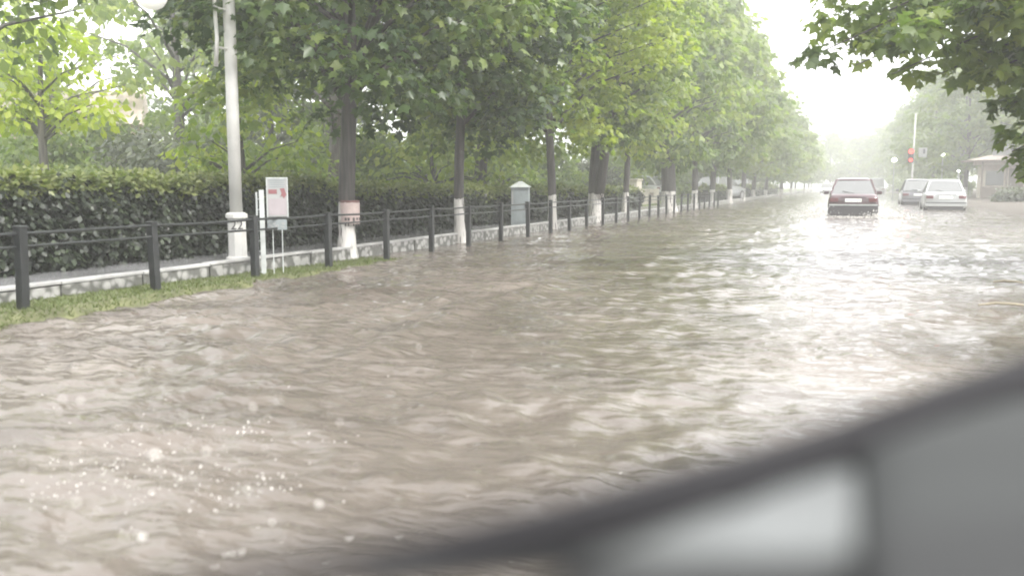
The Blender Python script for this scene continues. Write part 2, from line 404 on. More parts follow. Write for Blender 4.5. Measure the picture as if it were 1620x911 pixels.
def make_tree(name, loc, label, cat, h, r, z0, tr, ncl, per, leaf, lm, lobed=False, group=None, seed=1, bark='bark', lean=0.0, cr=(.5, .85), droop=.6, low=1.0, fork=False, nl=22, rz=0.0):
    g = np.random.default_rng(seed)
    root = empty(name, loc, rz, label, cat, group)
    cl = crown_clumps(h, r, z0, ncl, per, g, cr, low)
    tm = trunk_mb(h, tr, cl, g, lean, nl, max(.9, z0 - .3))
    if fork:
        tm.tube([(.02, 0, .6), (.16, -.16, 1.1), (.34, -.30, 2.2), (.55, -.5, 4)], [tr * .8, tr * .72, tr * .6, tr * .35], 10)
    tm.build('trunk', M[bark], root, smooth=True)
    leaf_cloud('crown', cl, leaf, lm, root, lobed, g, droop)
    return root

# ------------------------------------------------------------------ the setting
def sheet(name, xs, ys, zf, m, smooth=True):
    V = [(x, y, zf(x, y)) for y in ys for x in xs]; nx = len(xs); loops = []
    for j in range(len(ys) - 1):
        for i in range(nx - 1): loops += [j * nx + i, j * nx + i + 1, (j + 1) * nx + i + 1, (j + 1) * nx + i]
    o = np_mesh(name, V, loops, [4] * ((nx - 1) * (len(ys) - 1)), m, None, smooth); o['kind'] = 'structure'; return o
sheet('ground', [-400, -100, -30, 30, 100, 400], [-400, -60, 0, 60, 120, 200, 400], lambda x, y: -.42, M['soil'])
YS = [-12, -6, -3, 0, 2, 3, 4, 5, 6, 7, 8, 9, 10, 11, 12, 13, 14, 16, 18, 20, 24, 28, 34, 40, 50, 60, 80, 110, 150, 200, 270]
sheet('road', [-5.6, -3, 0, 3, 5.0], YS, lambda x, y: -.24 + .05 * (1 - ((x + .3) / 5.3) ** 2), M['asphalt'])
def verge_z(x, y):
    crest = .074 - .012 * max(0, y - 4.2); crest = max(-.045, crest)
    f = (x + 5.55) / (-6.62 + 5.55); f = min(1, max(0, f))
    base = -.2 + (crest + .2) * min(1, f * 2.2) ** .7
    return base + .004 * math.sin(3.1 * y + 5 * x) + .003 * math.sin(7.3 * y - 3 * x)
YF = list(np.arange(-4, 26, .12)) + list(np.arange(26, 120, 2.0))
sheet('grass_verge', list(np.linspace(-6.64, -5.5, 14)), YF, verge_z, M['turf'])
sheet('pavement', [-7.95, -7.0, -6.74], YS, lambda x, y: .155, M['pave'])
def lawn_z(x, y): return .16 + .35 * min(1, max(0, (-x - 9) / 25))
sheet('park_lawn', [-120, -60, -34, -24, -16, -12, -9, -8.1], [-30, 0, 10, 20, 40, 80, 140, 260], lawn_z, M['lawn'])
sheet('bank', [5.25, 5.6, 6.2, 8, 14, 40, 90], [-30, 0, 10, 20, 30, 40, 60, 90, 140, 200, 270], lambda x, y: -.12 if x < 5.3 else (.08 if x < 6 else .16 + .01 * x), M['soil'])
kb = MB()
for y0 in np.arange(-4, 120, 1.0):
    kb.box((-6.69 + rng.normal() * .006, y0 + .5, .0 + rng.normal() * .004), (.10, .985, .31))
kerb_o = kb.build('kerb', M['kerb'], bevel=.008); kerb_o['kind'] = 'structure'
kc = MB()
for y0 in np.arange(-4, 120, 1.0):
    kc.box((-6.70 + rng.normal() * .004, y0 + .5, .172 + rng.normal() * .003), (.13, .99, .03))
kco = kc.build('kerb_capping', M['kerbtop'], bevel=.006); kco['kind'] = 'structure'
kr = MB()
for y0 in np.arange(-6, 140, 1.0): kr.box((5.12, y0 + .5, -.15), (.16, .985, .26))
kro = kr.build('kerb', M['conc'], bevel=.01); kro['kind'] = 'structure'

# flood water: one rippled sheet with the wakes of passing cars
def water():
    ys = list(np.arange(-2.0, 3.2, .028)); y = 3.2
    while y < 270: ys.append(y); y += max(.028, y * .0088)
    ys = np.array(ys); xs = np.linspace(-6.66, 5.9, 420)
    X, Y = np.meshgrid(xs, ys); Z = np.zeros_like(X); g = np.random.default_rng(3)
    wx = X + .25 * np.sin(Y * .9 + 1.3) + .12 * np.sin(Y * 2.3 + X); wy = Y + .3 * np.sin(X * .8 + .4) + .12 * np.sin(X * 2.1 - Y)
    env = .55 + .45 * np.sin(X * .55 + 1 + .4 * np.sin(Y * .31)) * np.sin(Y * .42 + 2)
    for i in range(72):
        lam = .12 * (9 ** g.random() ** 1.3); th = R(100) + g.normal() * .85
        k = 2 * math.pi / lam
        sw = np.sin(k * (wx * math.cos(th) + wy * math.sin(th)) + g.random() * 6.28); sw = 2 * ((sw + 1) / 2) ** 1.7 - .85
        Z += lam ** .8 * .0047 * sw * (.15 + 1.2 * env if i % 2 else np.roll(1.05 - .8 * env, i * 17, axis=0))
    def ridge(pts, amp, w):
        nonlocal Z
        for (x0, y0), (x1, y1) in zip(pts[:-1], pts[1:]):
            L = math.hypot(x1 - x0, y1 - y0); ux, uy = (x1 - x0) / L, (y1 - y0) / L
            s = (X - x0) * ux + (Y - y0) * uy; d = -(X - x0) * uy + (Y - y0) * ux + .06 * np.sin(s * 5) + .03 * np.sin(s * 13)
            e = np.clip(s / .5 + .5, 0, 1) * np.clip((L - s) / .5 + .5, 0, 1)
            Z += amp * e * np.exp(-(d / w) ** 2)
    for pts, amp, w in WAKES: ridge(pts, amp, w)
    Z += -.012 * np.exp(-((X + 6.3) / .25) ** 2)
    Z *= np.clip((X + 6.7) / .6, .35, 1)
    nx = len(xs); ny = len(ys)
    I = np.arange(nx * ny).reshape(ny, nx)
    q = np.stack([I[:-1, :-1], I[:-1, 1:], I[1:, 1:], I[1:, :-1]], -1).reshape(-1, 4)
    o = np_mesh('flood_water', np.stack([X, Y, Z], -1).reshape(-1, 3), q.ravel(), np.full(len(q), 4), M['water'], None, True)
    o['kind'] = 'structure'
WAKES = [
    ([(2.2, 24.5), (.3, 20.2), (-1.6, 14.6), (-2.75, 12.3)], .035, .22),
    ([(-2.86, 8.86), (-3.02, 7.0), (-2.95, 5.9), (-2.75, 4.5)], .035, .16),
    ([(-2.9, 9.8), (-3.4, 8.2)], .02, .12), ([(-.62, 4.7), (-.8, 4.55)], .03, .1),
    ([(.96, 8.6), (.23, 6.7), (-.03, 5.5)], .025, .2),
    ([(.8, 30.5), (2.0, 22), (3.6, 15)], .03, .3), ([(-.7, 30.5), (-1.7, 22), (-3.0, 16)], .03, .3),
]
water()

# short grass on the strip under the fence
def grass():
    n = 16000; g = np.random.default_rng(11)
    x = -6.62 + g.random(n) * .82; y = 2.0 + g.random(n) ** 1.3 * 11
    z = np.array([verge_z(a, b) for a, b in zip(x, y)]); k = z > -.015; x, y, z = x[k], y[k], z[k]; n = len(x)
    a = g.random(n) * 6.28; hh = .012 + .028 * g.random(n); w = .005 + .004 * g.random(n)
    dx, dy = np.cos(a) * w, np.sin(a) * w; lx, ly = g.normal(size=n) * .03, g.normal(size=n) * .03
    V = np.stack([np.stack([x - dx, y - dy, z - .005], -1), np.stack([x + dx, y + dy, z - .005], -1), np.stack([x + lx, y + ly, z + hh], -1)], 1).reshape(-1, 3)
    o = np_mesh('grass', V, np.arange(3 * n), np.full(n, 3), M['grass'])
    tag(o, 'short yellow green grass on the strip under the fence', 'grass', None, 'stuff')
grass()

# ------------------------------------------------------------------ fence along the water
def fence():
    root = empty('post_and_rail_fence', (-6.2, 0, 0), 0, 'low black post and rail fence along the flooded kerb', 'fence')
    pm = MB(); pm.box((0, 0, .22), (.074, .074, .96)); pm.box((0, 0, .705), (.084, .084, .02))
    ys = [.72 + 1.5 * i for i in range(31)]
    p0 = None
    for i, y in enumerate(ys):
        if p0 is None: p0 = pm.build('post', M['fence'], root, bevel=.006); p = p0
        else: p = link_copy(p0, root)
        p.location = (random.uniform(-.015, .015), y + random.uniform(-.03, .03), random.uniform(-.02, .015))
        p.rotation_euler = (random.uniform(-.02, .02), random.uniform(-.02, .02), random.uniform(-.05, .05))
    for z, s in ((.668, .015), (.56, .013)):
        r = MB(); pts = []
        for a, b in zip(ys[:-1], ys[1:]):
            pts += [(-.0, a, z + random.uniform(-.006, .006)), (0, (a + b) / 2, z - random.uniform(0, .012))]
        r.tube(pts, s, 6); r.build('rail', M['fence'], root)
fence()

# ------------------------------------------------------------------ hedges
def hedge(name, label, x0, x1, y0, y1, zb, zt, n, leaf, seed, top=True, cat='hedge', zt2=None):
    g = np.random.default_rng(seed); zt2 = zt2 or zt
    root = empty(name, ((x0 + x1) / 2, (y0 + y1) / 2, zb), 0, label, cat)
    hx, hy, H0 = (x1 - x0) / 2, (y1 - y0) / 2, zt - zb
    core = MB()
    nseg = 14; rings = []
    for i in range(nseg + 1):
        y = -hy + 2 * hy * i / nseg; hh = (zt + (zt2 - zt) * i / nseg) - zb
        w = hx - .14 + .04 * g.normal() * .5; t = hh - .1 + .03 * g.normal()
        rings.append([(-w, y, 0), (w, y, 0), (w, y, t * .7), (w * .8, y, t), (-w * .8, y, t), (-w, y, t * .7)])
    core.loft(rings); core.build('twigs', M['twig'], root)
    cl = []; cl2 = []
    for i in range(n):
        y = (g.random() * 2 - 1) * hy; hh = zt + (zt2 - zt) * (y + hy) / (2 * hy) - zb
        s = .10 + .10 * g.random()
        if g.random() < .34:
            xx = (g.random() * 2 - 1) * hx * .95; z = hh - .06 + .05 * g.normal() * .8
            (cl2 if top else cl).append((xx, y, z, s * 1.2, s * 1.2, s * .8, 26, g.random()))
        else:
            z = hh * g.random() ** .8; xx = hx - .02 + .05 * g.normal()
            if g.random() < .12: xx = -xx
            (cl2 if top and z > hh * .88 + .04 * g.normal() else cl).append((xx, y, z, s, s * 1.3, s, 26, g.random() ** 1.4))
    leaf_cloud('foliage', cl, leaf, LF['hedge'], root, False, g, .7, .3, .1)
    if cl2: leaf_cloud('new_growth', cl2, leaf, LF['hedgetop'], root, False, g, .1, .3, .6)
    return root
hedge('clipped_hedge', 'tall dark clipped hedge with pale green top behind the lamp post', -8.75, -7.78, .5, 12.2, .12, 1.10, 2900, .075, 21, zt2=1.10)
hedge('clipped_hedge', 'dark clipped hedge between the notice tree and the grey cabinet', -8.65, -7.75, 12.4, 20.5, .12, 1.0, 1300, .085, 22, zt2=.92)
hedge('clipped_hedge', 'low yellowish hedge behind the double trunk tree', -8.6, -7.6, 21.3, 34, .12, .9, 900, .12, 23, zt2=.85)
hedge('clipped_hedge', 'faint grey hedge far along the left pavement', -8.4, -7.5, 52, 100, .12, .85, 600, .3, 24, zt2=.85)

# ------------------------------------------------------------------ street lamp
def text_mesh(body, size, name, m, parent, loc, rot):
    cu = bpy.data.curves.new(name, 'FONT'); cu.body = body; cu.size = size; cu.extrude = .002; cu.align_x = 'CENTER'; cu.align_y = 'CENTER'
    to = bpy.data.objects.new(name, cu); COL.objects.link(to)
    me = bpy.data.meshes.new_from_object(to.evaluated_get(bpy.context.evaluated_depsgraph_get())); bpy.data.objects.remove(to)
    me.materials.clear(); me.materials.append(m)
    o = bpy.data.objects.new(name, me); COL.objects.link(o); o.parent = parent; o.location = loc; o.rotation_euler = rot
    return o
def street_lamp():
    root = empty('street_lamp', (-6.98, 8.92, .15), 0, 'white painted street lamp post with square number base and globe', 'street lamp')
    b = MB(); b.lathe((0, 0, 0), [(.145, -.2), (.145, .02), (.115, .04), (.110, .50)], 8); b.build('base', M['lamp'], root)
    c = MB(); c.lathe((0, 0, 0), [(.10, .50), (.135, .505), (.135, .55), (.10, .57)], 8); c.build('base_collar', M['lamp'], root)
    p = MB(); p.tube([(0, 0, .55), (0, 0, 2), (0, 0, 4), (0, 0, 6.2)], [.078, .074, .068, .055], 14); p.build('pole', M['lamp'], root, smooth=True)
    a = MB(); a.tube([(0, 0, 4.3), (-.2, -.19, 4.52), (-.42, -.40, 4.5), (-.59, -.56, 4.2), (-.62, -.58, 3.32)], .024, 8); a.build('lamp_arm', M['lamp'], root, smooth=True)
    g = MB(); n = 12
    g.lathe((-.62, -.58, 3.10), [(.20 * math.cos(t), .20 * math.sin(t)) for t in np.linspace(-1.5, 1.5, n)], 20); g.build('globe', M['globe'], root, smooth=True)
    h = MB(); h.lathe((-.62, -.58, 3.28), [(.06, 0), (.08, .02), (.05, .08)], 12); h.build('globe_cap', M['lamp'], root)
    bn = MB(); bn.tube([(-.03, -.235, 2.28), (0, -.235, 2.6), (-.02, -.235, 3.0), (0, -.235, 4.0)], [.026, .022, .022, .022], 8); br = bn.build('banner_rod', M['lamp'], root, smooth=True)
    for z in (2.50, 2.95):
        k = MB(); k.tube([(0, -.06, z), (0, -.235, z)], .013, 6); k.build('bracket', M['lamp'], br)
    text_mesh('22', .15, 'number', M['black'], root, (.074, -.092, .415), (R(90), 0, R(39)))
street_lamp()

# ------------------------------------------------------------------ notice sign by the fence, cabinet, cream wall
def notice_sign():
    root = empty('notice_sign', (-6.33, 8.55, .05), R(38), 'white notice board with red print on a grey post by fence', 'sign')
    p = MB(); p.box((0, 0, .42), (.055, .055, 1.05)); p.box((-.055, .02, .42), (.02, .02, 1.0))
    for z in np.arange(.0, .9, .12): p.box((-.028, .02, z), (.04, .015, .015))
    p.build('post', M['steel'], root)
    bd = MB(); bd.box((.175, 0, .86), (.225, .022, .45)); board = bd.build('board', M['white'], root, bevel=.004)
    fr = MB()
    for c, d in (((.175, -.012, 1.08), (.24, .012, .016)), ((.29, -.012, .86), (.012, .012, .46)), ((.06, -.012, .86), (.012, .012, .46))): fr.box(c, d)
    fr.build('board_frame', M['steel'], board)
    ln = MB()
    for i, z in enumerate((1.055, 1.03, 1.005, .98)): ln.box((.172, -.0135, z), (.165 if i % 2 else .18, .004, .010))
    ln.build('lettering', M['greygreen'], board)
    rp = MB(); rp.box((.125, -.0135, .925), (.095, .004, .05)); rp.build('red_heading', M['redink'], board)
    em = [(.205, .96), (.255, .965), (.278, .89), (.25, .845), (.228, .88), (.205, .86), (.226, .905)]
    rs = MB(); rs.add([(x, -.0125, z) for x, z in em] + [(x, -.0165, z) for x, z in em], [tuple(range(7)), tuple(range(13, 6, -1))] + [(i, (i + 1) % 7, 7 + (i + 1) % 7, 7 + i) for i in range(7)])
    rs.build('red_emblem', M['redink'], board)
    pk = MB(); pk.box((.175, -.0125, .75), (.20, .003, .19)); pk.build('pale_panel', M['pinkish'], board)
    lw = MB(); lw.box((.165, 0, .545), (.22, .02, .12)); pl = lw.build('lower_plate', M['greygreen'], root)
    sc = MB(); rs_ = random.Random(4)
    for i in range(16):
        sc.box((.075 + .18 * rs_.random(), -.012, .51 + .07 * rs_.random()), (.008 + .03 * rs_.random(), .004, .006 + .012 * rs_.random()))
    sc.build('lettering', M['white'], pl)
    for x in (.115, .22):
        lg = MB(); lg.box((x, 0, .2), (.010, .010, .57)); lg.build('leg', M['steel'], root)
notice_sign()

def cabinet():
    root = empty('utility_cabinet', (-6.95, 18.85, .15), R(15), 'blue grey metal cabinet with peaked pale lid between trees', 'cabinet')
    b = MB(); b.box((0, 0, .42), (.40, .34, .86)); body = b.build('body', M['greygreen'], root, bevel=.012)
    l = MB(); l.loft([[(-.24, -.21, .852), (.24, -.21, .852), (.24, .21, .852), (-.24, .21, .852)], [(-.03, -.03, .99), (.03, -.03, .99), (.03, .03, .99), (-.03, .03, .99)]]); l.build('lid', M['steel'], root)
    d = MB(); d.box((.02, -.176, .42), (.30, .012, .68)); door = d.build('door', M['greygreen'], root, bevel=.004)
    h = MB(); h.box((.13, -.187, .45), (.018, .02, .1)); h.build('handle', M['black'], door)
    s = MB(); s.box((-.165, -.176, .62), (.035, .012, .3)); s.build('white_strip', M['white'], root)
cabinet()

def cream_wall():
    root = empty('entrance_wall', (-9.0, 39, .15), 0, 'cream rendered wall with a taller pillar behind the fence', 'wall')
    w = MB(); w.box((0, 2.2, .22), (.25, 5.6, 1.0)); w.build('wall', M['cream'], root, bevel=.01)
    p = MB(); p.box((.02, -.1, .42), (.5, 1.0, 1.4)); p.box((.02, -.1, 1.14), (.6, 1.1, .06)); p.build('pillar', M['cream'], root, bevel=.01)
    d = MB(); d.box((.132, 3.2, .45), (.02, .9, .2)); d.build('plaque', M['creamdark'], root)
cream_wall()

# ------------------------------------------------------------------ trees of the left row
ROWX = -6.72
row = [
    # y, h, r, z0, trunk r, clumps, per, leaf, material, lobed, label
    (11.12, 9.5, 2.55, 1.45, .120, 260, 130, .140, 'deep', True, 'dark leaved street tree with pink notice on its whitewashed trunk'),
    (14.85, 9.5, 2.2, 1.40, .095, 215, 125, .145, 'deep', True, 'slim street tree second along the fence with ribbed whitewash'),
    (20.3, 10.5, 2.5, 1.40, .105, 170, 125, .155, 'lime', True, 'yellow green street tree just behind the grey cabinet'),
    (24.5, 11.0, 2.7, 1.75, .21, 170, 120, .17, 'mid', True, 'thick forked dark trunk street tree with whitewashed foot'),
    (27.95, 10.5, 2.3, 1.6, .10, 120, 110, .20, 'lime', False, 'thin trunk street tree just beyond the forked tree'),
    (35.0, 10.8, 2.3, 1.3, .29, 150, 75, .28, 'mid', False, 'broad old street tree beside the cream wall'),
    (41.3, 10.0, 2.2, 1.6, .14, 130, 70, .30, 'mid', False, 'street tree standing just past the cream wall'),
]
first_root = None
for i, (y, h, r, z0, tr, nc, per, leaf, mk, lob, lab) in enumerate(row):
    t = make_tree('street_tree', (ROWX + (.1 if i == 1 else 0), y, .06), lab, 'tree', h, r, z0, tr, nc, per, leaf, LF[mk], lob, 'whitewashed trees along the fence', 100 + i, fork=(i == 3))
    if i == 0: first_root = t
far_kinds = []
for i, (y, mk, s) in enumerate([(47.5, 'far', 1.0), (54, 'mid', 1.04), (61.5, 'far', 1.0), (70, 'lime', 1.06), (79, 'far', .98), (89, 'far', 1.05), (100, 'lime', 1.0), (112, 'far', 1.05), (126, 'far', 1.0), (142, 'far', 1.04), (160, 'far', 1.0), (182, 'far', 1.0)]):
    lab = 'hazy green street tree far down the left row'
    if i < 3:
        t = make_tree('street_tree', (ROWX, y, .06), lab, 'tree', 11.2, 2.9, 1.5, .15, 110, 70, .36, LF[mk], False, 'hazy trees far down the left row', 140 + i, cr=(.6, 1.0), nl=10)
        far_kinds.append(t)
    else:
        t = copy_tree(far_kinds[i % 3]); t.location = (ROWX + random.uniform(-.3, .5), y, .06); t.rotation_euler.z = random.uniform(0, 6.28); t.scale = (s * 1.05, s * 1.05, s * .79)

# notice wrapped round the first whitewashed trunk
def trunk_notice():
    w = MB(); n = 10; r = .139
    def arc(r_, a0, a1, z0, z1, mb, k=n):
        vs = []; 
        for rr in (r_, r_ + .004):
            for z in (z0, z1):
                for j in range(k + 1):
                    a = a0 + (a1 - a0) * j / k; vs.append((rr * math.cos(a), rr * math.sin(a), z))
        m = k + 1; fs = []
        for j in range(k):
            fs += [(j, j + 1, m + j + 1, m + j), (2 * m + j, 3 * m + j, 3 * m + j + 1, 2 * m + j + 1), (j, 2 * m + j, 2 * m + j + 1, j + 1), (m + j, m + j + 1, 3 * m + j + 1, 3 * m + j)]
        fs += [(0, m, 3 * m, 2 * m), (k, 2 * m + k, 3 * m + k, m + k)]
        mb.add(vs, fs)
    arc(r, -2.2, .9, .44, .74, w); no = w.build('notice', M['paper'], first_root)
    rb = MB(); arc(r + .001, -2.2, .9, .745, .775, rb); rb.build('red_band', M['band'], first_root)
    ik = MB()
    for a in (-1.55, -1.25, -.75, -.35, .05):
        arc(r + .0045, a, a + .22, .475 + .02 * random.random(), .53, ik, 3); arc(r + .0045, a + .02, a + .15, .41, .445, ik, 3)
    ik.build('lettering', M['ink'], no)
trunk_notice()

# ------------------------------------------------------------------ park trees behind the hedge
park = [
    # x, y, h, r, z0, tr, ncl, per, leaf, mat, label, low
    (-16.4, 14.6, 4.6, 1.55, 1.9, .10, 70, 75, .19, 'yellow', 'bright lime leaved small tree behind the hedge', 1),
    (-12.6, 9.4, 7.5, 1.9, 1.9, .13, 90, 70, .19, 'mid', 'dark green tree cut by the photo edge behind hedge', 1),
    (-21, 24, 11, 3.2, 2.6, .2, 130, 60, .30, 'far', 'broad pale green park tree above the lime tree', 1),
    (-15.5, 24.5, 12, 3.0, 3.4, .2, 130, 60, .30, 'lime', 'tall pale green park tree behind the lamp globe', 1),
    (-19.5, 27, 5.6, 1.9, .5, .15, 90, 70, .26, 'grey', 'grey green conifer like tree beyond the park lawn', 1),
    (-17.0, 27.5, 5.0, 1.8, .4, .15, 90, 70, .26, 'grey', 'dull grey bushy tree left of the white lamp post', 1),
    (-24, 33, 6.0, 2.2, .4, .15, 90, 60, .30, 'grey', 'faded grey tree deep in the park behind the conifer', 1),
    (-11.2, 14.5, 3.4, 1.3, .5, .07, 60, 70, .17, 'lime', 'light green shrub tree behind the notice board', 1),
    (-12.2, 19.5, 9.5, 2.6, 2.0, .16, 110, 70, .24, 'mid', 'mid green park tree behind the dark street tree', 1),
    (-10.9, 22.5, 3.0, 1.7, .3, .07, 60, 70, .20, 'lime', 'low yellow green shrub tree behind the second trunk', 1),
    (-9.9, 23.5, 9.5, 2.2, 1.9, .19, 90, 65, .26, 'far', 'leaning grey trunk park tree behind the cabinet', 1),
    (-14.5, 34, 11, 3.2, 1.6, .2, 110, 60, .34, 'far', 'pale park tree seen between the row trunks', 1),
    (-11.8, 30, 2.6, 1.6, .2, .06, 50, 60, .24, 'lime', 'rounded yellow green bush before the cream wall', 1),
    (-13, 48, 11, 3.2, 1.4, .2, 110, 60, .38, 'far', 'hazy park tree behind the cream wall', 1),
    (-29, 40, 12, 4.0, 1.0, .22, 120, 60, .40, 'far', 'wide faded tree at the back of the park', 1),
    (-30, 27, 11, 4.0, 2.6, .22, 120, 60, .40, 'lime', 'pale tree at the back left of the park', 1),
    (-20, 46, 12, 4.0, .8, .22, 120, 60, .40, 'far', 'faded tree deep in the park behind the street row', 1),
    (-13, 64, 11, 3.6, .8, .22, 110, 60, .42, 'far', 'faded tree beyond the parked cars on the left', 1),
]
for i, (x, y, h, r, z0, tr, nc, per, leaf, mk, lab, low) in enumerate(park):
    make_tree('park_tree', (x, y, lawn_z(x, y) - .02), lab, 'tree', h, r, z0, tr, int(nc * .75), int(per * .7), leaf, LF[mk], False, 'trees in the park behind the hedge', 300 + i, bark='bark_plain', cr=(.5, .95), nl=14, lean=.05 if i == 10 else 0)
# shrubs that close the view under the park crowns
def shrubs():
    lab = {'far': 'pale green shrub mass under the park trees', 'lime': 'fresh yellow green shrub under the park trees', 'grey': 'dull grey green shrub in the shade of the park'}
    protos = {}
    for i, mk in enumerate(('far', 'lime', 'grey')):
        g = np.random.default_rng(400 + i); root = empty('park_shrub', (0, 0, 0), 0, lab[mk], 'shrub', 'shrubs under the park trees')
        cl = []
        for _ in range(70):
            a = g.random() * 6.28; q = math.sqrt(g.random()); z = g.random() * 2.7 * (1 - .55 * q ** 2)
            cl.append((1.9 * q * math.cos(a), 1.9 * q * math.sin(a), .2 + z, .5, .5, .38, 60, g.random()))
        st = MB()
        for k in range(5): st.tube([(0, 0, -.3), (.1 * k - .2, .2 - .1 * k, .6), tuple(cl[k * 7][:3])], [.06, .045, .02], 6)
        st.build('stem', M['bark_plain'], root, smooth=True); leaf_cloud('foliage', cl, .22, LF[mk], root, False, g); protos[mk] = root
    spots = [(-14.5, 19, 'lime', .8), (-12.6, 17.4, 'far', .8), (-17.5, 21, 'grey', .95), (-20.5, 22, 'grey', 1.0), (-23, 21.5, 'far', 1.1), (-27, 20, 'far', 1.1), (-14, 22.5, 'far', 1.0), (-18.5, 30, 'grey', 1.2), (-13, 27, 'lime', .85), (-15.5, 29, 'far', 1.1),
             (-24, 28, 'far', 1.3), (-29, 22.5, 'lime', 1.1), (-14, 39, 'far', 1.2), (-17, 44, 'lime', 1.2), (-12, 53, 'far', 1.2), (-12.5, 60, 'far', 1.2), (-12, 70, 'grey', 1.2), (-12, 82, 'far', 1.3), (-21, 37, 'far', 1.3), (-33, 31, 'far', 1.4), (-12.5, 96, 'far', 1.4), (-12, 112, 'far', 1.5),
             (-11, 36.5, 'far', .6), (-12.2, 43, 'grey', .9), (-20, 17, 'far', .9), (-24.5, 16, 'far', 1.0)]
    used = set()
    for x, y, mk, s in spots:
        o = protos[mk] if mk not in used else copy_tree(protos[mk]); used.add(mk)
        o.location = (x, y, lawn_z(x, y)); o.rotation_euler.z = random.uniform(0, 6.28); o.scale = (s, s, s * random.uniform(.85, 1.1))
    for x, y, s in [(10.5, 68, 1.1), (13.5, 70, 1.2), (7.2, 76, .8), (17, 64, 1.2), (7.8, 100, 1.0), (7.4, 118, 1.0), (7, 134, 1.1)]:
        o = copy_tree(protos['far']); o.location = (x, y, .2); o.scale = (s, s, s); o.rotation_euler.z = random.uniform(0, 6.28)
        o['label'] = 'hazy shrub behind the kiosk side trees'; o['group'] = 'shrubs on the other bank'
shrubs()
# far park and street end
ends = []
for i, (x, y, s) in enumerate([(-9, 215, 1.0), (-4, 232, 1.05), (2, 240, 1.0), (7, 228, 1.1), (12, 220, 1.15), (-15, 205, 1.2), (-3.5, 172, .95), (1.5, 178, .9), (4.8, 168, 1.0), (-1, 196, 1.0), (3, 200, 1.05), (-22, 90, 1.1), (-28, 62, 1.1), (-38, 45, 1.15), (-40, 30, 1.1), (-18, 120, 1.1), (-12, 90, 1.0)]):
    t = copy_tree(far_kinds[i % 3]); t.location = (x, y, .1); t.rotation_euler.z = random.uniform(0, 6.28); t.scale = (s * 1.25, s * 1.25, s)
    t['group'] = 'trees closing the far end and park'; t['label'] = 'pale tree fading into rain haze at the far end'

# ------------------------------------------------------------------ trees on the other side of the road
right = [(7.6, 70, 1.0), (8.4, 80, 1.1), (7.2, 92, 1.05), (8.0, 106, 1.1), (7.0, 122, 1.0), (7.6, 140, 1.1), (6.6, 160, 1.05), (7, 184, 1.1),
         (12, 66, 1.15), (13, 82, 1.2), (14, 98, 1.2), (13, 120, 1.2), (18, 72, 1.2), (19, 96, 1.25), (11.2, 57, .9), (16, 58, 1.1)]
for i, (x, y, s) in enumerate(right):
    t = copy_tree(far_kinds[i % 3]); t.location = (x, y, .15); t.rotation_euler.z = random.uniform(0, 6.28); t.scale = (s * 1.12, s * 1.12, s)
    t['group'] = 'misty trees along the other side'; t['label'] = 'misty grey green tree beyond the parked cars and kiosk'

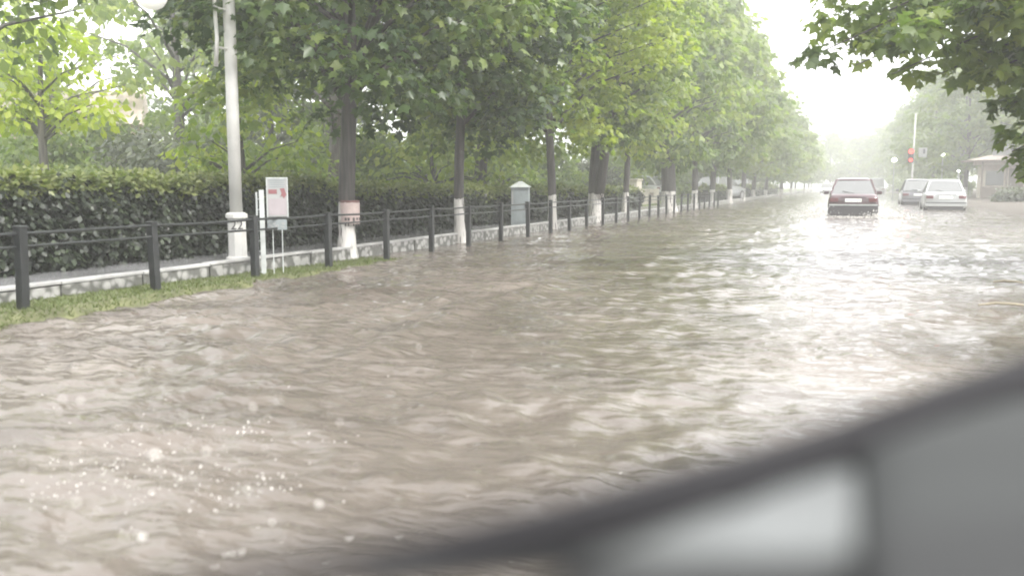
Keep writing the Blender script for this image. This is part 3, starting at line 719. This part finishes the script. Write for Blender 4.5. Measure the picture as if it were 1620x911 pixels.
# foreground tree whose limbs hang over the road
def near_tree():
    g = np.random.default_rng(55)
    root = empty('overhanging_tree', (7.4, 12.5, .12), 0, 'large leafy tree whose branches hang over the road on top', 'tree')
    ox, oy, oz = 7.4, 12.5, .12
    cl = []; limbs = []
    # main limbs reaching over the road: (tip x, tip y, tip z, start z)
    tips = [(-.62, 12.2, 2.65, 3.1), (-.3, 13.0, 3.05, 3.4), (-.35, 12.4, 3.4, 3.6), (.0, 11.8, 2.5, 3.0), (.3, 13.4, 3.3, 3.5), (.4, 11.5, 2.34, 2.9), (.9, 12.6, 2.4, 2.9), (1.0, 11.0, 2.9, 3.2), (1.2, 12.0, 2.25, 2.8),
            (.7, 12.2, 2.9, 3.2), (1.5, 12.4, 2.3, 2.8), (1.75, 12.6, 2.08, 2.6), (2.1, 13.0, 2.45, 2.8), (1.62, 12.3, 1.95, 2.5), (1.80, 12.2, 1.45, 2.3), (1.92, 12.4, 1.12, 2.1), (2.05, 12.0, 1.55, 2.3), (2.5, 11.0, 2.3, 2.6), (2.9, 13.8, 2.2, 2.6),
            (.6, 14.2, 3.8, 4.0), (.1, 12.6, 4.1, 4.4), (2.9, 12, 3.2, 3.5), (1.7, 10.4, 3.3, 3.6), (1.2, 13.2, 3.1, 3.4), (4.3, 9.5, 3.2, 3.2), (5, 15, 3.5, 3.3)]
    tm = MB()
    tm.tube([(0, 0, -.4), (0, 0, 0), (.05, 0, 1), (0, .05, 2.2), (.05, 0, 3.6), (0, 0, 5.5), (.1, 0, 7.5)], [.3, .25, .21, .2, .17, .12, .05], 12)
    for tx, ty, tz, sz in tips:
        p0 = Vector((0, 0, sz * .8)); p3 = Vector((tx - ox, ty - oy, tz - oz)); L = (p3 - p0).length
        p1 = p0.lerp(p3, .35) + Vector((0, 0, .10 * L)); p2 = p0.lerp(p3, .7) + Vector((0, 0, .09 * L))
        pts = [p0, p0.lerp(p1, .5) + Vector((0, 0, .02 * L)), p1, p1.lerp(p2, .5) + Vector((0, 0, .015 * L)), p2, p2.lerp(p3, .5) + Vector((0, 0, .02 * L)), p3]
        tm.tube(pts, [.06, .052, .044, .035, .026, .016, .006], 6)
        for q in range(13):
            f = .30 + .70 * (q + g.random()) / 13
            k = f * 6; i0 = min(5, int(k)); p = pts[i0].lerp(pts[i0 + 1], k - i0)
            s = .24 + .22 * (1 - f) + .14 * g.random()
            off = g.normal(size=3) * np.array([.16, .38, .12]) * (1.5 - f)
            cl.append((p.x + off[0], p.y + off[1], p.z + off[2], s, s, s * .6, 70 * (s / .4) ** 2, g.random()))
    for i in range(55):                                      # the crown above the limbs
        a = g.random() * 6.28; zf = g.random(); z = 4.2 + zf * 5; rad = 5.2 * math.sqrt(g.random()) * (1 - .5 * zf)
        s = .5 + .4 * g.random(); cl.append((rad * math.cos(a), rad * math.sin(a), z, s, s, s * .6, 60, g.random()))
    tm.build('trunk', M['bark_plain'], root, smooth=True)
    leaf_cloud('crown', cl, .155, LF['mid'], root, True, g, .55, .35, .3)
near_tree()

# ------------------------------------------------------------------ cars
def ring(y, zl, zt, hw, tum=.93):
    """closed section of a car body at station y"""
    half = [(0, zl), (hw * .80, zl), (hw * .96, zl + .05), (hw, zl + (zt - zl) * .45), (hw * .985, zl + (zt - zl) * .72), (hw * tum, zt - .02), (hw * .80, zt), (0, zt + .012)]
    return [(x, y, z) for x, z in half] + [(-x, y, z) for x, z in half[-2:0:-1]]
def make_car(name, loc, label, paint, shape='saloon', W=1.66, Lc=4.35, Hc=1.40, group='cars in the flooded street', rz=0.0, lit=False, plate=True, bumper='trim', cat='car', detail=True):
    """car pointing along +Y, tail at y = 0, road at z = 0"""
    root = empty(name, loc, rz, label, cat, group); P_ = M[paint]; hw = W / 2
    body = MB()
    st = [(0.0, .40, .76, hw * .90), (.04, .34, .86, hw * .96), (.25, .26, .93, hw), (.9, .22, .95, hw), (2.0, .2, .93, hw), (3.05, .21, .91, hw), (3.7, .25, .84, hw * .97), (4.15, .30, .74, hw * .91), (4.32, .36, .64, hw * .80)]
    if shape == 'van': st = [(0, .4, .9, hw * .93), (.04, .34, .98, hw * .98), (.3, .28, 1.02, hw), (2, .26, 1.02, hw), (3.4, .28, 1.0, hw), (4.1, .34, .85, hw * .93), (4.3, .4, .7, hw * .85)]
    body.loft([ring(y * Lc / 4.35, a, b, w) for y, a, b, w in st]); body.build('body', P_, root, smooth=True)
    zb = .935 if shape != 'van' else 1.02
    # greenhouse: rear base/top, front top/base in y, widths
    yb0, yt0, yt1, yb1 = dict(saloon=(.62, 1.28, 2.25, 3.0), hatch=(.10, .62, 2.2, 3.05), van=(.03, .16, 2.6, 3.3))[shape]
    wb, wt = hw * .90, hw * .70 if shape != 'van' else hw * .8
    zt = Hc
    r = MB()
    rr = []
    for y, z, w in ((yt0 - .06, zt - .05, wt * .94), (yt0, zt - .02, wt), (yt0 + .3, zt, wt * 1.02), ((yt0 + yt1) / 2, zt + .015, wt * 1.03), (yt1 - .2, zt, wt * 1.0), (yt1 + .05, zt - .045, wt * .95)):
        rr.append([(-w, y, z - .045), (w, y, z - .045), (w * .97, y, z - .01), (w * .75, y, z + .012), (0, y, z + .02), (-w * .75, y, z + .012), (-w * .97, y, z - .01)])
    r.loft(rr); r.build('roof', P_, root, smooth=True)
    ym = (yt0 + yt1) / 2 + .05
    for s in (-1, 1):
        for ya, yb, rad in ((yb0, yt0, .045), (yb1, yt1, .035), (ym, ym, .035)):
            pl = MB(); pl.tube([(s * wb, ya, zb - .03), (s * wt * .98, yb, zt - .04)], rad, 6); pl.build('pillar', P_, root)
    def pane(nm, q, th=.008):
        q = [Vector(p) for p in q]; n = (q[1] - q[0]).cross(q[2] - q[0]).normalized() * th
        m = MB(); m.add([*q, *[p + n for p in q]], [(3, 2, 1, 0), (4, 5, 6, 7), (0, 1, 5, 4), (1, 2, 6, 5), (2, 3, 7, 6), (3, 0, 4, 7)]); return m.build(nm, M['glass'], root)
    pane('rear_window', [(-wb * .95, yb0 - .01, zb), (wb * .95, yb0 - .01, zb), (wt * .93, yt0 - .02, zt - .05), (-wt * .93, yt0 - .02, zt - .05)])
    pane('windscreen', [(wb * .95, yb1, zb), (-wb * .95, yb1, zb), (-wt * .93, yt1, zt - .05), (wt * .93, yt1, zt - .05)])
    for s in (-1, 1):
        pane('side_window', [(s * wb * .99, yb0 + .08, zb), (s * wb * .99, yb1 - .08, zb), (s * wt * .985, yt1 - .04, zt - .05), (s * wt * .985, yt0 + .05, zt - .05)])
    if detail:
        for sy in (1.15, 2.0):
            sm = MB(); sm.box((0, sy, .78), (W * .74, .16, .5)); 
            for s in (-1, 1): sm.box((s * W * .2, sy + .02, 1.12), (.24, .10, .18))
            sm.build('seat', M['seat'], root, bevel=.03)
    # tail
    z0b, z1b = (.24, .60) if bumper == 'bumpgrey' else (.36, .53)
    bp = MB(); bp.loft([[(x * hw * .97, y, z) for x, z in ((-1, z0b), (1, z0b), (1, z1b), (-1, z1b))] for y in (-.09, -.075, .06)]); bp.build('bumper', M[bumper], root, bevel=.02)
    if bumper != 'trim':
        bs = MB(); bs.box((0, -.094, z1b - .02), (W * .94, .014, .045)); bs.build('bumper_strip', M['steel' if paint == 'red' else 'trim'], root)
    uv = MB(); uv.box((0, .05, .29), (W * .82, .12, .17)); uv.build('lower_valance', M['trim'], root)
    for s in (-1, 1):
        tl = MB(); tl.box((s * hw * .76, -.012, .745), (hw * .34, .05, .13)); tl.build('tail_light', M['tail'], root, bevel=.012)
        mi = MB(); mi.box((s * (hw + .09), yb1 - .42, zb + .03), (.17, .09, .12)); mi.build('side_mirror', P_, root, bevel=.03)
    if plate:
        pt = MB(); pt.box((0, -.018, .735), (.52, .02, .115)); pt.build('licence_plate', M['plate'], root)
    for s in (-1, 1):
        hl = MB(); hl.box((s * hw * .68, Lc * .985, .62), (hw * .36, .06, .13)); hl.build('headlight', M['headlit' if lit else 'glass'], root, bevel=.02)
    hd = MB(); hd.box((0, -.012, .84), (W * .5, .03, .02)); hd.build('boot_handle', M['trim'], root)
    for s in (-1, 1):
        for y in (.78, 3.42):
            wm = MB(); wm.tube([(s * (hw - .20), y, .30), (s * (hw - .01), y, .30)], .305, 18); wo_ = wm.build('wheel', M['rubber'], root)
            rm = MB(); rm.tube([(s * (hw - .02), y, .30), (s * (hw + .004), y, .30)], .20, 14); rm.build('rim', M['rim'], wo_)
    if detail:
        wp = MB(); wp.tube([(.05, yb0 - .04, zb + .02), (-.35, yb0 + .05, zb + .10)], .01, 5); wp.build('rear_wiper', M['trim'], root)
    return root
WL = -.19
make_car('car', (.12, 32.0, WL), 'dark red saloon car driving away through the flood with splashing wheels', 'red', 'saloon', 1.62, 4.4, 1.46, bumper='bumpgrey', rz=R(.5))
make_car('car', (3.75, 41.0, WL), 'white saloon car standing in the water near the other kerb', 'silver', 'saloon', 1.62, 4.2, 1.47, bumper='silver', rz=R(-1))
make_car('car', (3.45, 52.0, WL), 'dark silver estate car just ahead of the white saloon', 'darkcar', 'hatch', 1.70, 4.3, 1.55, bumper='darkcar', rz=R(0))
make_car('van', (3.2, 122, WL), 'pale van far ahead on the hazy road', 'silver', 'van', 1.9, 4.6, 2.1, group='faint vehicles far along the road', cat='van', detail=False)
make_car('car', (-2.9, 128, WL), 'faint oncoming car with lit headlights left of the red car', 'greycar', 'saloon', 1.68, 4.3, 1.42, group='faint vehicles far along the road', rz=R(180), lit=True, detail=False)
make_car('parked_car', (-8.6, 57.5, .10), 'grey car parked under trees past the end of the fence', 'greycar', 'hatch', 1.68, 4.1, 1.45, group='cars parked under the left trees', rz=R(-20), detail=False)
make_car('parked_car', (-8.7, 74, .10), 'dark car parked deeper under the left trees', 'darkcar', 'saloon', 1.68, 4.3, 1.42, group='cars parked under the left trees', rz=R(-10), detail=False)
make_car('parked_car', (-10.2, 52, .12), 'white car parked behind the far whitewashed trunks', 'silver', 'hatch', 1.66, 4.0, 1.45, group='cars parked under the left trees', rz=R(70), detail=False)

# ------------------------------------------------------------------ traffic light, small lit lamps
def signal():
    root = empty('traffic_light', (3.75, 64, -.05), 0, 'traffic light showing red on a tall pale pole', 'traffic light')
    p = MB(); p.tube([(0, 0, -.1), (0, 0, 1), (.03, 0, 3.2), (.06, 0, 5.75)], [.07, .065, .06, .045], 10); p.build('pole', M['lamp'], root, smooth=True)
    h = MB(); h.box((-.12, -.16, 3.0), (.34, .22, .92)); head = h.build('signal_head', M['black'], root, bevel=.03)
    for i, (z, mk) in enumerate(((3.28, 'redlit'), (3.0, 'black'), (2.72, 'redlit'))):
        l = MB(); l.tube([(-.12, -.265, z), (-.12, -.29, z)], .15 if i == 0 else .10, 16); l.build('signal_lens', M[mk], head)
        v = MB(); v.add([(-.12 + .13 * math.cos(a), -.27 - d, z + .13 * math.sin(a)) for d in (0, .14) for a in np.linspace(.3, 2.84, 7)], [(k, k + 1, k + 8, k + 7) for k in range(6)]); v.build('visor', M['black'], head)
    b = MB(); b.box((.58, -.05, 3.2), (.5, .06, .62)); sg = b.build('sign_plate', M['white'], root, bevel=.02)
    k = MB(); k.box((.66, -.086, 3.28), (.14, .008, .3)); k.build('sign_mark', M['black'], sg)
signal()
def small_lamp(x, y, z, r, mk, label, arm=.0):
    root = empty('park_lamp', (x, y, 0), 0, label, 'lamp', 'lit lamps glowing through the rain')
    p = MB(); p.tube([(0, 0, -.2), (0, 0, z - r)], .045, 8); p.build('pole', M['steel'], root)
    g = MB(); g.lathe((0, 0, z), [(r * math.cos(t), r * .8 * math.sin(t)) for t in np.linspace(-1.5, 1.5, 9)], 14); g.build('globe', M[mk], root, smooth=True)
small_lamp(2.9, 70, 2.85, .17, 'lampwarm', 'warm yellowish lamp glowing beside the red signal')
small_lamp(6.05, 70, 3.2, .14, 'lampwhite', 'small white lamp glowing between signal and kiosk')
small_lamp(6.5, 64, 1.95, .07, 'lampwhite', 'tiny white lamp on a thin low post by kiosk')

# ------------------------------------------------------------------ kiosk
def kiosk():
    root = empty('kiosk', (8.9, 61, .1), 0, 'pinkish kiosk with wide flat roof and rounded sign on top', 'kiosk')
    b = MB(); b.box((.2, 1.0, 1.05), (3.2, 2.4, 2.1)); b.build('wall', M['cream'], root)
    lo = MB(); lo.box((.2, -.225, .42), (3.24, .04, .85)); lo.build('lower_panel', M['creamdark'], root)
    f = MB(); f.box((.2, -.22, 1.98), (3.3, .05, .32)); f.build('fascia', M['roofb'], root)
    r = MB(); r.loft([[(-2.35, -1.0, 2.38), (2.5, -1.0, 2.38), (2.5, 2.4, 2.38), (-2.35, 2.4, 2.38)], [(-2.4, -1.05, 2.44), (2.55, -1.05, 2.44), (2.55, 2.45, 2.44), (-2.4, 2.45, 2.44)], [(-.9, .2, 2.78), (1.8, .2, 2.78), (1.8, 1.6, 2.78), (-.9, 1.6, 2.78)]]); r.build('roof', M['roofb'], root)
    so = MB(); so.box((.2, -.24, 2.26), (4.2, .9, .22)); so.build('soffit', M['roofb'], root)
    for x in (-1.5, -.2, .95, 2.0):
        p = MB(); p.box((x, -.75, 1.1), (.10, .10, 2.5)); p.build('post', M['creamdark'], root)
    w = MB(); w.box((-.75, -.232, 1.36), (.95, .05, .85)); wi = w.build('window', M['glass'], root)
    d = MB(); d.box((.4, -.235, .98), (.8, .05, 1.9)); do = d.build('door', M['creamdark'], root)
    h = MB(); h.box((.12, -.275, 1.0), (.03, .04, .16)); h.build('handle', M['steel'], do)
    sg = MB(); n = 14
    pr = [(-1.0, 2.72), (-1.0, 3.1)] + [(-.85 + .0 + 1.7 * i / n, 3.12 + .28 * math.sin(math.pi * i / n) ** .6) for i in range(n + 1)] + [(1.0, 3.1), (1.0, 2.72)]
    k = len(pr); sg.add([(x + .1, -.05, z) for x, z in pr] + [(x + .1, .09, z) for x, z in pr], [tuple(range(k)), tuple(range(2 * k - 1, k - 1, -1))] + [(i, (i + 1) % k, k + (i + 1) % k, k + i) for i in range(k)])
    s = sg.build('sign_board', M['white'], root)
    lt = MB()
    for i in range(7): lt.box((-.62 + i * .24, -.062, 3.08 + .03 * random.random()), (.10 + .06 * random.random(), .02, .12 + .06 * random.random()))
    lt.build('lettering', M['bumpgrey'], s)
kiosk()
# low bushes on the other bank
for i, (x, y, lab) in enumerate([(8.2, 50, 'brownish low bush in front of the kiosk'), (10.2, 49, 'dull brown green bush at the photo edge before the kiosk')]):
    g = np.random.default_rng(70 + i); root = empty('bush', (x, y, .2), 0, lab, 'bush')
    cl = [(1.3 * g.normal() * .6, .5 * g.normal(), .15 + .45 * g.random(), .3, .3, .25, 45, g.random()) for _ in range(34)]
    leaf_cloud('foliage', cl, .2, LF['grey'], root, False, g)
    st = MB(); st.tube([(0, 0, -.2), (0, 0, .4)], .04, 6); st.build('stem', M['bark_plain'], root)
# pink building glimpsed at the left
def house():
    root = empty('house', (-31, 28.5, .4), R(38), 'pinkish house glimpsed under the lime tree', 'house')
    b = MB(); b.box((0, 0, 1.5), (6, 4, 3.2)); b.build('wall', M['pinkwall'], root)
    r = MB(); r.loft([[(-3.3, -2.4, 3.1), (3.3, -2.4, 3.1), (3.3, 2.4, 3.1), (-3.3, 2.4, 3.1)], [(-3.3, -.1, 4.6), (3.3, -.1, 4.6), (3.3, .1, 4.6), (-3.3, .1, 4.6)]]); r.build('roof', M['roofb'], root)
    for x in (-1.8, .1, 1.9):
        w = MB(); w.box((x, -2.01, 1.7), (.9, .06, 1.3)); w.build('window', M['white'], root)
    for x in (-.85, 1.05):
        d = MB(); d.tube([(x, -2.06, 0), (x, -2.06, 3.0)], .06, 8); d.build('drainpipe', M['white'], root)
house()
def straw(x, y, L, rz, lab):
    o = MB(); o.tube([(-L / 2, 0, .015), (-L / 6, .02, .03), (L / 5, -.01, .028), (L / 2, .03, .012)], [.008, .013, .012, .006], 7)
    t = o.build('floating_stick', M['straw']); t.location = (x, y, .01); t.rotation_euler = (0, 0, rz); tag(t, lab, 'stick', 'sticks adrift on the water')
straw(1.28, 8.55, .42, R(14), 'pale straw coloured stick adrift near the overhanging tree'); straw(1.62, 10.6, .3, R(-5), 'shorter pale stick adrift farther out under the tree')

# ------------------------------------------------------------------ spray
def drops(name, P, rad, label):
    bm = bmesh.new(); bmesh.ops.create_icosphere(bm, subdivisions=1, radius=1.0)
    bv = np.array([v.co[:] for v in bm.verts]); bf = np.array([[v.index for v in f.verts] for f in bm.faces]); bm.free()
    g = np.random.default_rng(5); n = len(P)
    sc = rad[:, None, None] * (1 + .35 * g.normal(size=(n, 1, 3)).clip(-1, 1))
    V = (P[:, None, :] + bv[None] * sc).reshape(-1, 3); F = (bf[None] + (np.arange(n) * len(bv))[:, None, None]).reshape(-1, 3)
    o = np_mesh(name, V, F.ravel(), np.full(len(F), 3), M['spray'], None, True); tag(o, label, 'spray', None, 'stuff')
g = np.random.default_rng(9)
def plume(cx, cy_, n, dx, dy, h, r0, r1):
    a = g.random(n); P = np.stack([cx + dx * (g.normal(size=n) * .5) * (.4 + a), cy_ + dy * g.normal(size=n) * .5, np.abs(g.normal(size=n)) * h * (1.1 - a * .6) + .01], -1)
    return P, r0 + (r1 - r0) * g.random(n) ** 2
A = [plume(-1.15, 31.9, 900, .6, 1.3, .24, .006, .02), plume(1.05, 31.9, 900, .7, 1.3, .14, .006, .02), plume(.1, 30.6, 500, 1.6, .8, .03, .006, .016)]
drops('wheel_spray', np.concatenate([a for a, _ in A]), np.concatenate([b for _, b in A]), 'white spray thrown up round the red car wheels')
B = [plume(-2.4 + .3 * g.normal(), 2.5 + .3 * g.normal(), 16, .10 + .08 * g.random(), .08 + .06 * g.random(), .03, .0006, .0040) for _ in range(24)] + [plume(-2.2, 2.5, 150, 1.2, .9, .05, .0006, .003), plume(-1.8, 2.45, 24, .12, .1, .03, .0015, .006), plume(-2.33, 3.0, 16, .05, .05, .03, .0015, .005)]
drops('splash_drops', np.concatenate([a for a, _ in B]), np.concatenate([b for _, b in B]), 'white water drops splashing up close to the camera')

# rain in the air, and drops flung up just outside the car
n = 2600; g = np.random.default_rng(31)
P1 = np.stack([-10 + 16 * g.random(n), 1.2 + 15 * g.random(n), .05 + 5.5 * g.random(n)], -1)
m_ = 120; P2 = np.stack([-1.3 + .68 * g.random(m_), .35 + .95 * g.random(m_), .38 + .38 * g.random(m_)], -1)
drops('rain', np.concatenate([P1, P2]), np.concatenate([.0012 + .0012 * g.random(n), .0015 + .0032 * g.random(m_) ** 2]), 'pale raindrops and flung drops in the air over the water')

# ------------------------------------------------------------------ own car: dashboard in the lower corner
def dashboard():
    O = Vector((0, .2, -.19))
    root = empty('car_dashboard', O, 0, 'blurred dark car dashboard edge with grey cowl and pale trim', 'dashboard')
    rim = [(0.2388, 0.7602, 0.9432), (0.1284, 0.5988, 0.9432), (0.048, 0.462, 0.9432), (0.0042, 0.3762, 0.9444), (-0.027, 0.3216, 0.9462), (-0.0594, 0.261, 0.9504), (-0.0768, 0.2226, 0.9552), (-0.09, 0.189, 0.9612), (-0.0996, 0.1608, 0.9672), (-0.1044, 0.1344, 0.9732), (-0.1038, 0.1098, 0.9792), (-0.1008, 0.0828, 0.9852)]
    m = MB(); m.tube([Vector(p) - O for p in rim], [0.018, 0.0156, 0.0132, 0.012, 0.0108, 0.0099, 0.0085, 0.0066, 0.0052, 0.0042, 0.0036, 0.003], 12, sx=.9); m.build('padded_rim', M['dash_dark'], root, smooth=True)
    b = MB(); b.prism([(x - O.x, y - O.y) for x, y, z in rim] + [(.12, .03 - O.y), (.45, .12 - O.y), (.45, .81 - O.y)], .0, 0.9372 - O.z); b.build('dash_body', M['dash_dark'], root)
    base = [(0.0072, 0.36), (0.03, 0.399), (0.06, 0.447), (0.15, 0.576), (0.27, 0.72), (0.36, 0.66), (0.36, 0.3), (0.18, 0.198), (0.036, 0.18), (0.0072, 0.231)]
    cx = sum(p[0] for p in base) / len(base); cyy = sum(p[1] for p in base) / len(base)
    c = MB(); rings = []
    for f, z in ((1.0, 0.933), (1.0, 0.9444), (.97, 0.9492), (.88, 0.9528), (.6, 0.954)):
        rings.append([Vector((cx + (x - cx) * f, cyy + (y - cyy) * f, z)) - O for x, y in base])
    c.loft(rings); c.build('instrument_cowl', M['dash_grey'], root, smooth=True)
    def slab(name, poly, z0, z1, mt, bv=.002):
        q = MB(); q.prism([(x - O.x, y - O.y) for x, y in poly], z0 - O.z, z1 - O.z); q.build(name, mt, root, bevel=bv)
    slab('lower_panel', [(0.0084, 0.255), (0.03, 0.2682), (0.084, 0.294), (0.15, 0.252), (0.06, 0.198), (0.0072, 0.198)], 0.942, 0.9585, M['dash_low'], .004)
    slab('pale_trim', [(-0.0055, 0.339), (0.0021, 0.3498), (0.0068, 0.346), (0.0059, 0.2674), (-0.012, 0.2597), (-0.0382, 0.2526), (-0.0582, 0.2412), (-0.0808, 0.2336), (-0.104, 0.2182), (-0.1228, 0.2066), (-0.1275, 0.2093), (-0.1077, 0.2262), (-0.0845, 0.2441), (-0.0662, 0.2574), (-0.0471, 0.2819), (-0.0321, 0.2925), (-0.0188, 0.319)], 0.936, 0.9438, M['dash_pale'])
    slab('vent_strip', [(-0.05, 0.2293), (0.0051, 0.2523), (0.005, 0.2239), (-0.0606, 0.199)], 0.936, 0.9468, M['dash_low'])
dashboard()

# ------------------------------------------------------------------ rain haze
def haze():
    m = MB(); m.box((0, 0, 6.69), (840, 840, 16.22)); o = m.build('haze', None_mat())
    tag(o, 'pale rain haze over the whole street', 'haze', None, 'stuff')
def None_mat():
    m = bpy.data.materials.new('rain_haze'); m.use_nodes = True; t = m.node_tree; t.nodes.clear()
    v = t.nodes.new('ShaderNodeVolumePrincipled'); v.inputs['Color'].default_value = (.97, .97, .96, 1); v.inputs['Density'].default_value = HAZE; v.inputs['Anisotropy'].default_value = .3
    o = t.nodes.new('ShaderNodeOutputMaterial'); t.links.new(v.outputs[0], o.inputs['Volume']); return m
HAZE = .0045
haze()
